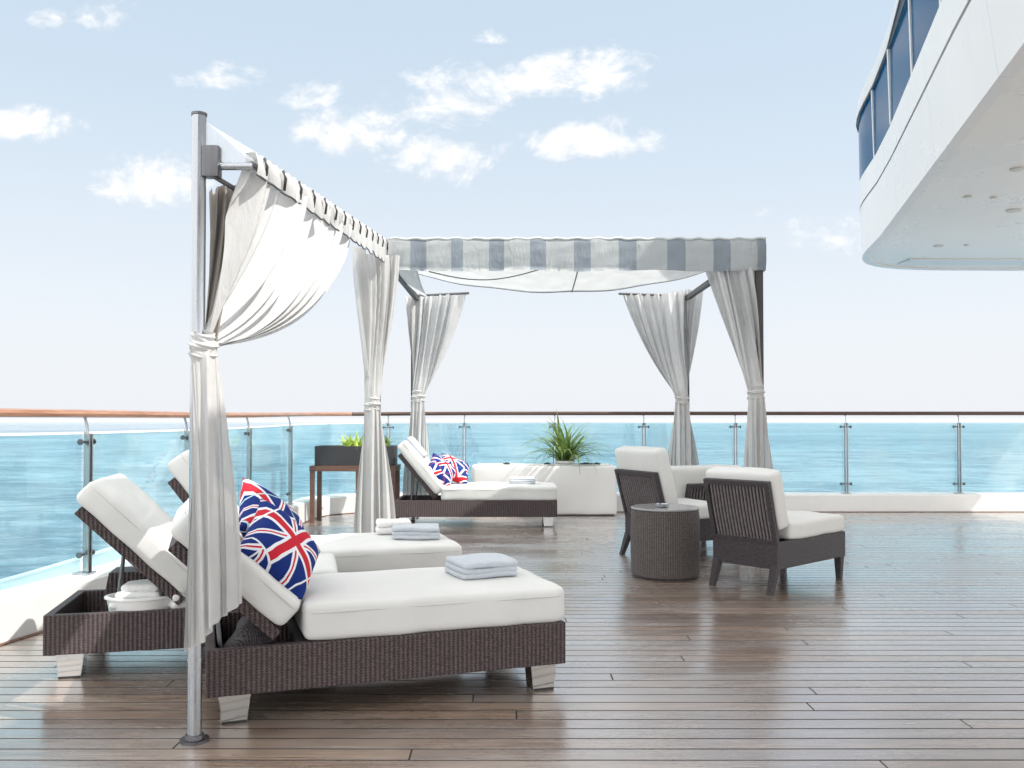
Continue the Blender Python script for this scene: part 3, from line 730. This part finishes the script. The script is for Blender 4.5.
bm = bmesh.new(); box(bm, (P1[0] + .02, P1[1] - .03, 2.47), (P1[0] + .095, P1[1] + .03, 2.61), .012)
tube(bm, [(P1[0] + .03, P1[1], 2.50), (P1[0] + .14, P1[1] + .10, 2.44)], .012, 8); rel(bm); link('bracket', bm, M['steel_dark'], ca, smooth=True)
bm = bmesh.new(); tube(bm, [(P1[0] + .03, P1[1] + .01, 2.525), (A0.x + .01, A0.y, 2.53)], .017, 14); rel(bm); link('arm', bm, M['steel'], ca, smooth=True)
bm = bmesh.new(); tube(bm, [A0 + Vector((0, 0, -.03)), A1 + Vector((0, 0, -.03))], .016, 12); rel(bm); link('side_bar', bm, M['steel_dark'], ca, smooth=True)
bm = bmesh.new()      # sheer gusset between pole top and bar
pts = [(P1[0] + .03, P1[1], 2.72), (A0.x + .02, A0.y + .03, 2.60), (A0.x + .01, A0.y, 2.545), (P1[0] + .03, P1[1], 2.545)]
vs = [bm.verts.new(p) for p in pts]; bm.faces.new(vs)
bmesh.ops.solidify(bm, geom=bm.faces[:], thickness=.002); rel(bm); link('sheer_gusset', bm, M['film'], ca)
for k in range(14):      # little dark hooks that carry the cloth
    t_ = .02 + .96 * k / 13; p = A0.lerp(A1, t_); bm = bmesh.new()
    tube(bm, [p + Vector((.036, 0, .012)), p + Vector((.052, -.012, -.03)), p + Vector((.040, .006, -.085))], .0075, 6); rel(bm); link('hook', bm, M['bronze'], ca, smooth='all')
# gathered side valance
bm = bmesh.new(); K = 260; top = []; rows = []
for i in range(K + 1):
    t = i / K; p = A0.lerp(A1, t); hgt = .075 + .13 * t
    wv = math.sin(t * 2 * PI * 15 + 1.5 * math.sin(t * 21)); wv2 = math.sin(t * 2 * PI * 37 + 2)
    sc = .012 + .022 * (1 - t)
    ring = []
    for j in range(7):
        v_ = j / 6
        drop = hgt * v_ * (1 + .22 * wv * v_ * (1 - .3 * t))
        ring.append(bm.verts.new(p + Vector((.020 + .010 * math.sin(v_ * PI) + sc * v_ * wv + .006 * wv2 * v_, 0, .024 * (1 - v_) ** 2 + .005 * wv2 * (1 - v_) - drop))))
    back = [bm.verts.new(p + Vector((-.022 - sc * .4 * v * wv, 0, .02 - .07 * v))) for v in (0, .5, 1)]
    rows.append(back[::-1] + ring)
for A, B in zip(rows, rows[1:]):
    for j in range(len(A) - 1): bm.faces.new((A[j], B[j], B[j + 1], A[j + 1]))
hem = [r_[-1].co.copy() for r_ in rows]
rel(bm); sv = link('side_valance', bm, M['curtain'], ca, smooth='all')
bm = bmesh.new(); tube(bm, [h + Vector((.002, 0, 0)) for h in hem[:: 2]], .0055, 6); rel(bm); link('hem_trim', bm, M['steel_dark'], sv, smooth='all')

cb = thing('cabana', 'far cabana with striped valance, slack white roof and dark posts', 'cabana', (.57, 10.6, 0))
O2 = (.57, 10.6, 0)
ZB = 3.17
for p in (P2, P3, P4, P5):
    bm = bmesh.new(); zt = ZB if p in (P2, P3) else ZB + .03
    box(bm, (p[0] - .035, p[1] - .035, .012), (p[0] + .035, p[1] + .035, zt), .004); box(bm, (p[0] - .08, p[1] - .08, 0), (p[0] + .08, p[1] + .08, .012), .002)
    rel(bm, O2); link('post', bm, M['bronze'], cb)
bm = bmesh.new()
box(bm, (P2[0] + .036, 8.82, 3.11), (P3[0] - .036, 8.88, ZB - .002), .003)
rel(bm, O2); link('front_beam', bm, M['bronze'], cb)
for p, q in ((P2, P4), (P3, P5)):
    bm = bmesh.new(); box(bm, (p[0] - .03, p[1] + .036, 3.10), (p[0] + .03, q[1] - .036, 3.165), .003); rel(bm, O2); link('side_beam', bm, M['bronze'], cb)
RZ = 3.20
for (a, b) in (((P4[0] + .03, 12.58), (P4[0] + .80, 12.45)), ((P5[0] - .03, 12.58), (P5[0] - .98, 12.50))):
    bm = bmesh.new(); tube(bm, [(a[0], a[1], RZ - .02), (b[0], b[1], RZ)], .018, 10); rel(bm, O2); link('curtain_rod', bm, M['steel_dark'], cb, smooth=True)
# striped front valance
edges_px = [388, 410, 426, 451, 463, 489, 504, 530, 546, 574, 591, 619, 637, 667.5, 686, 714, 731, 758]
bm = bmesh.new(); FY = 8.79
xs = []
for a, b in zip(edges_px, edges_px[1:] + [767]):
    k = 6
    for i in range(k): xs.append(((a + (b - a) * i / k - 512) * FY / F, edges_px.index(a) % 2))
xs.append(((767 - 512) * FY / F, 1))
cols = []
for i, (x, c) in enumerate(xs):
    fold = .008 * math.sin(x * 9) + .005 * math.sin(x * 23 + 1)
    col_ = []
    for j in range(9):
        v_ = j / 8; z = 3.215 - .32 * v_ + .006 * math.sin(x * 31) * (1 - v_) ** 2 + .008 * math.sin(x * 5 + 1) * v_
        col_.append(bm.verts.new((x, FY - .006 * math.sin(v_ * PI) * 3 - fold * (v_ + .3) - .004 * math.sin(v_ * 14 + x * 9), z)))
    cols.append((col_, c))
for (A, c), (B, _) in zip(cols, cols[1:]):
    for j in range(8):
        f = bm.faces.new((A[j], A[j + 1], B[j + 1], B[j])); f.material_index = c
# return round the right corner
A = cols[-1][0]; B = [bm.verts.new(v.co + Vector((.03, .35, 0))) for v in A]
for j in range(8): f = bm.faces.new((A[j], A[j + 1], B[j + 1], B[j])); f.material_index = 1
bmesh.ops.solidify(bm, geom=bm.faces[:], thickness=.004)
rel(bm, O2); fv = link('front_valance', bm, [M['stripe_white'], M['stripe_grey']], cb, smooth='all')
bm = bmesh.new()
pts = []
for i in range(120):
    x = xs[0][0] + (xs[-1][0] - xs[0][0]) * i / 119; pts.append((x, FY + .004, 3.216 + .006 * math.sin(x * 31) + random.uniform(0, .006)))
tube(bm, pts, .013, 8); rel(bm, O2); link('gathered_hem', bm, M['stripe_white'], fv, smooth='all')
# slack roof
bm = bmesh.new(); NX, NY = 48, 20; gr = []
xa, xb = P2[0] + .02, P3[0] - .02
for i in range(NX + 1):
    row = []
    for j in range(NY + 1):
        u, v_ = i / NX, j / NY
        x = xa + (xb - xa) * u; y = 8.86 + 1.75 * v_ + .5 * v_ * (abs(u - .5) * 2) ** 2
        sag = (1 - (2 * u - 1) ** 2)
        z = ZB + .015 + .10 * v_ - sag * (.34 * v_ + .03 * math.sin(PI * v_)) + .008 * math.sin(u * 26) * v_
        row.append(bm.verts.new((x, y, z)))
    gr.append(row)
for i in range(NX):
    for j in range(NY): bm.faces.new((gr[i][j], gr[i][j + 1], gr[i + 1][j + 1], gr[i + 1][j]))
edge = [gr[i][NY].co.copy() for i in range(NX + 1)]; rib = [gr[26][j].co.copy() - Vector((0, 0, .008)) for j in range(NY + 1)]
bmesh.ops.solidify(bm, geom=bm.faces[:], thickness=.004)
rel(bm, O2); rf = link('roof_cloth', bm, M['canopy'], cb, smooth='all')
bm = bmesh.new(); tube(bm, edge, .007, 6); tube(bm, rib, .008, 6)
sw = []
for i in range(21): u = i / 20; sw.append((-.84 + 1.15 * u, 8.86, 2.90 - .10 * math.sin(PI * u) + .03 * u))
tube(bm, sw, .006, 6)
rel(bm, O2); link('seam_cord', bm, M['steel_dark'], rf, smooth='all')
# side cloth from the left post back to the rear corner
bm = bmesh.new(); g2 = []
for i in range(17):
    u = i / 16; row = []
    for j in range(7):
        v_ = j / 6; x = P2[0] + .02 + v_ * .34 * (1 - .35 * u); y = 8.95 + 3.1 * u; z = 3.165 - .045 * math.sin(PI * u) - v_ * (.10 + .06 * math.sin(PI * u)) * (1.0)
        row.append(bm.verts.new((x, y, z)))
    g2.append(row)
for i in range(16):
    for j in range(6): bm.faces.new((g2[i][j], g2[i][j + 1], g2[i + 1][j + 1], g2[i + 1][j]))
bmesh.ops.solidify(bm, geom=bm.faces[:], thickness=.003); rel(bm, O2); link('side_cloth', bm, M['canopy'], cb, smooth='all')

# ------------------------------------------------------------------ curtains
def interp(P, t):
    t = max(0, min(1, t)) * (len(P) - 1); i = min(int(t), len(P) - 2); return Vector(P[i]).lerp(Vector(P[i + 1]), t - i)
def curtain(label, top, tie, tr, hem, folds=9, amp=.05, pull=.55, NU=150, m=None, band=True, seed=0, narrow=(1, .7), low=1., under=.5):
    """top: 3-D points along the rod; gathered at tie (radius tr); hem: 3-D points along the lower edge"""
    rnd = random.Random(seed); ph = rnd.uniform(0, 6); wob = [rnd.uniform(.6, 1.4) for _ in range(40)]
    t = thing('curtain', label, 'curtain', (tie[0], tie[1], 0), 0, 'tied back white curtains')
    tie = Vector(tie); NV1, NV2 = 46, 40; rows = []
    def fold(u): 
        x = u * folds + .35 * math.sin(u * 7 + ph) + .18 * math.sin(u * 17 + ph * 2)
        s = math.sin(2 * PI * x); k = wob[int(abs(x)) % 40]
        return math.copysign(abs(s) ** .85, s) * k + .3 * math.sin(3.3 * PI * x + ph) + .22 * math.sin(7.1 * PI * x + ph * 3)
    a = (Vector(top[-1]) - Vector(top[0])).normalized(); nrm = Vector((a.y, -a.x, 0)).normalized()
    ang = lambda u: 2 * PI * (u * .92) + PI * .5
    for j in range(NV1 + 1):
        v_ = j / NV1; row = []
        for i in range(NU + 1):
            u = i / NU; p0 = interp(top, u)
            tp_ = tie + Vector((math.cos(ang(u)) * tr * narrow[0], math.sin(ang(u)) * tr * narrow[1], .02 * math.sin(u * 9)))
            # cloth drops first, then swings to the tie
            c = p0.lerp(tp_, pull); c.z = p0.z + (tp_.z - p0.z) * (pull + under * (1 - pull) * min(1, (Vector((p0.x, p0.y, 0)) - Vector((tp_.x, tp_.y, 0))).length))
            q = p0 * (1 - v_) ** 2 + c * 2 * v_ * (1 - v_) + tp_ * v_ ** 2
            A_ = amp * (.55 + .45 * math.sin(PI * min(1, v_ * 1.1 + .1))) * (1 - v_ ** 2.5 * .82)
            q = q + nrm * fold(u + .02 * math.sin(v_ * 3 + ph)) * A_ + a * .25 * A_ * math.cos(2 * PI * folds * u)
            if v_ < .04: q.z += .012 * fold(u + .1)
            row.append(q)
        rows.append(row)
    for j in range(1, NV2 + 1):
        v_ = j / NV2; row = []
        for i in range(NU + 1):
            u = i / NU; tp_ = tie + Vector((math.cos(ang(u)) * tr * narrow[0], math.sin(ang(u)) * tr * narrow[1], .02 * math.sin(u * 9)))
            hp = interp(hem, u); e = 1 - (1 - v_) ** 1.8
            q = Vector((tp_.x + (hp.x - tp_.x) * e, tp_.y + (hp.y - tp_.y) * e, tp_.z + (hp.z - tp_.z) * v_))
            A_ = amp * (.14 + .80 * v_ ** .8) * low
            q = q + Vector((0, -1, 0)) * fold(u * .8 * (.6 if low < 1 else 1) + .03 * math.sin(v_ * 2.2)) * A_ + Vector((1, 0, 0)) * .35 * A_ * math.cos(2 * PI * folds * u * .8)
            row.append(q)
        rows.append(row)
    bm = bmesh.new(); V = [[bm.verts.new(q) for q in row] for row in rows]
    for A, B in zip(V, V[1:]):
        for i in range(NU): bm.faces.new((A[i], A[i + 1], B[i + 1], B[i]))
    rel(bm, (tie.x, tie.y, 0)); link('cloth', bm, m or M['curtain'], t, smooth='all')
    if band:
        # the same cloth wound round itself: an uneven sleeve of slanting turns, and a loose tail
        bm = bmesh.new(); nz_, na = 40, 56; hh = tr * 1.25; G = []
        for jz in range(nz_ + 1):
            q = jz / nz_ * 2 - 1; row = []
            for ia in range(na):
                an = 2 * PI * ia / na
                turn = q * 9.5 + 1.1 * math.sin(an + ph) + .5 * math.sin(2 * an + ph * 1.7)
                r_ = tr * (1.08 + .13 * math.sin(turn) + .07 * math.sin(turn * 2.3 + an * 3) + .05 * math.sin(5 * an + q * 4)) * (1 - .28 * q * q)
                row.append(bm.verts.new((math.cos(an) * r_ * narrow[0], math.sin(an) * r_ * narrow[1], tie.z + q * hh + .25 * tr * math.sin(an + ph))))
            G.append(row)
        for A, B in zip(G, G[1:]):
            for i in range(na): bm.faces.new((A[i], A[(i + 1) % na], B[(i + 1) % na], B[i]))
        link('tie_band', bm, M['curtain'], t, smooth='all')
    return t
# foreground curtain
tie1 = (-1.345, 3.83, 1.715)
topc = [A0.lerp(A1, t) + Vector((.0, 0, -.045)) for t in (0, .12, .25, .4, .60)]
curtain('huge foreground curtain swept back to the steel pole', topc, tie1, .055,
        [cam_px(188, 648, 3.76), cam_px(196, 646, 3.72), cam_px(206, 640, 3.70), cam_px(217, 622, 3.72), cam_px(230, 612, 3.78), cam_px(243, 601, 3.90)], folds=10, amp=.046, low=.55, pull=.34, NU=300, seed=2, under=.72)
# curtain just behind the pole, its shade painted into the cloth colour
curtain('curtain hanging behind the foreground pole, shade painted into its dark cloth', [cam_px(207, 192, 3.98), cam_px(222, 187, 4.02), cam_px(241, 189, 4.06)], (-1.35, 3.93, 1.72), .03,
        [cam_px(196, 560, 3.97), cam_px(205, 562, 3.97), cam_px(214, 560, 3.97)], folds=4, amp=.03, m=M['curtain_shade_tint'], band=False, seed=5, pull=.4, NU=90)
# cabana curtains
Yt = 8.62
curtain('curtain on the left front post of the cabana, in front of the planter', [cam_px(351, 243, 8.2), cam_px(366, 252, 8.5), cam_px(384, 254, 8.75), cam_px(397, 256, 8.75)], tuple(cam_px(372, 406, Yt)), .07,
        [cam_px(352, 545, 8.6), cam_px(372, 548, 8.5), cam_px(397, 545, 8.6)], folds=6, amp=.06, seed=7, pull=.3, under=.2)
curtain('curtain on the right front post of the cabana, behind the front chair', [cam_px(703, 266, 8.84), cam_px(733, 266, 8.84), cam_px(760, 266, 8.80)], tuple(cam_px(756, 394, 8.80)), .075,
        [cam_px(738, 560, 8.75), cam_px(757, 562, 8.7), cam_px(778, 560, 8.75)], folds=6, amp=.055, seed=9, pull=.4, under=.3)
curtain('left rear cabana curtain, behind the pillows of the far lounger', [cam_px(404, 297, 12.5), cam_px(430, 296, 12.5), cam_px(465, 294, 12.45)], tuple(cam_px(418, 398, 12.45)), .085,
        [cam_px(402, 495, 12.45), cam_px(416, 497, 12.4), cam_px(431, 495, 12.45)], folds=8, amp=.06, seed=12, pull=.35, under=.5)
curtain('right rear cabana curtain, behind the group of low chairs', [cam_px(622, 294, 12.5), cam_px(660, 294, 12.5), cam_px(704, 287, 12.4)], tuple(cam_px(682, 399, 12.45)), .085,
        [cam_px(664, 500, 12.45), cam_px(682, 502, 12.4), cam_px(700, 500, 12.45)], folds=9, amp=.065, seed=15, pull=.4, under=.5)

# ------------------------------------------------------------------ ship superstructure wing at upper right
ZS = 4.2
edge_pts = []
def e_at(Y): return Vector((3.79 + .262 * (Y - 6.52), Y))
for Y in [-14, -8, -3, 0, 2, 4, 6, 8, 10, 12, 13.2]: edge_pts.append(e_at(Y))
c0 = edge_pts[-1]; c1 = Vector((5.93, 16.2)); c2 = Vector((8.0, 16.25))
for k in range(1, 13):
    t = k / 12; edge_pts.append(c0 * (1 - t) ** 3 + Vector((5.93, 14.9)) * 3 * t * (1 - t) ** 2 + Vector((5.95, 16.2)) * 3 * t * t * (1 - t) + c2 * t ** 3)
edge_pts.append(Vector((9.9, 16.3)))
def offs(P, d):
    o_ = []
    for i, p in enumerate(P):
        t = (P[min(i + 1, len(P) - 1)] - P[max(i - 1, 0)]).normalized(); o_.append(p + Vector((-t.y, t.x)) * (d if d < 0 else d * max(.25, min(1, (13.5 - p.y) / 6))))
    return o_
wing = thing('bridge_wing', 'white overhanging upper deck of the ship with blue windows', 'ship superstructure', (0, 0, 0))
def band_mesh(z0, z1, d0, d1, P=edge_pts, th=.12):
    bm = bmesh.new(); a = offs(P, d0); b = offs(P, d1); a2 = offs(P, d0 - th); b2 = offs(P, d1 - th)
    R_ = [[bm.verts.new((*q, z)) for q, z in ((a[i], z0), (b[i], z1), (b2[i], z1), (a2[i], z0))] for i in range(len(P))]
    for A, B in zip(R_, R_[1:]):
        for j in range(4): bm.faces.new((A[j], B[j], B[(j + 1) % 4], A[(j + 1) % 4]))
    bm.faces.new(R_[0]); bm.faces.new(R_[-1][::-1]); return bm
bm = bmesh.new(); vs = [bm.verts.new((*p, ZS)) for p in offs(edge_pts, -.11)] + [bm.verts.new((9.9, -14, ZS))]
f = bm.faces.new(vs); r = bmesh.ops.extrude_face_region(bm, geom=[f])
for v in [q for q in r['geom'] if isinstance(q, bmesh.types.BMVert)]: v.co.z = ZS + .2
link('soffit', bm, M['grey_paint'], wing)
link('fascia', band_mesh(ZS - .03, 4.97, 0, .12), M['hull'], wing, smooth=True)
link('groove', band_mesh(4.972, 5.0, .10, .10), M['steel_dark'], wing, smooth=True)
link('sill_band', band_mesh(5.002, 5.42, .13, .17), M['hull'], wing, smooth=True)
link('window_band', band_mesh(5.422, 6.50, .12, .16, th=.05), M['window'], wing, smooth=True)
link('roof_eave', band_mesh(6.502, 6.62, .30, .32, th=.6), M['white_paint'], wing, smooth=True)
link('eave_drip', band_mesh(6.47, 6.500, .31, .31, th=.03), M['steel_dark'], wing, smooth=True)
bm = bmesh.new(); vs = [bm.verts.new((*p, 6.684)) for p in offs(edge_pts, .2)] + [bm.verts.new((9.9, -14, 6.684))]
f = bm.faces.new(vs); r = bmesh.ops.extrude_face_region(bm, geom=[f])
for v in [q for q in r['geom'] if isinstance(q, bmesh.types.BMVert)]: v.co.z = 6.8
link('roof', bm, M['white_paint'], wing)
for Y in [4.5, 6.6, 8.55, 10.2, 11.9, 13.4]:
    p = e_at(Y); bm = bmesh.new(); w_ = .125 * max(.25, min(1, (13.5 - Y) / 6))
    hexa(bm, [(p.x - w_ - .02, Y - .015, 5.425), (p.x, Y - .015, 5.425), (p.x, Y + .015, 5.425), (p.x - w_ - .02, Y + .015, 5.425),
              (p.x - w_ - .05, Y - .015, 6.455), (p.x, Y - .015, 6.455), (p.x, Y + .015, 6.455), (p.x - w_ - .05, Y + .015, 6.455)])
    link('mullion', bm, M['white_paint'], wing)
for (x, y, r_) in ((940, 245, .10), (968, 244, .05), (970, 195, .07), (1016, 209, .13), (1020, 167, .10), (996, 196, .06)):
    Y = (ZS - H) * F / (HOR - y); X = (x - 512) * Y / F
    bm = bmesh.new(); r_ *= .72; lathe(bm, [(r_, ZS - .001), (r_, ZS - .018), (r_ * .7, ZS - .020)], X, Y, 24); dl = link('downlight', bm, M['lamp'], wing, smooth=True)
# shallow recessed border near the far edge
bm = bmesh.new(); box(bm, (6.9, 15.2, ZS - .022), (9.6, 15.7, ZS - .001), .004); link('soffit_panel', bm, M['white_paint'], wing)

# ------------------------------------------------------------------ sea air
m = bpy.data.materials.new('sea_haze'); m.use_nodes = True; nt = m.node_tree; nt.nodes.clear()
o_ = nt.nodes.new('ShaderNodeOutputMaterial'); v_ = nt.nodes.new('ShaderNodeVolumePrincipled')
v_.inputs['Color'].default_value = (.93, .96, 1, 1); v_.inputs['Density'].default_value = 7e-5; v_.inputs['Anisotropy'].default_value = .0
nt.links.new(v_.outputs[0], o_.inputs['Volume'])
bm = bmesh.new(); box(bm, (-14000, -14000, -25.5), (14000, 14000, 8)); hz = link('haze', bm, m); hz['kind'] = 'stuff'

# ------------------------------------------------------------------ render settings
vs_ = C.view_settings; vs_.view_transform = 'Standard'; vs_.look = 'None'; vs_.gamma = 1; vs_.exposure = 1.08
C.render.engine = 'CYCLES'; C.cycles.max_bounces = 8; C.cycles.transparent_max_bounces = 12
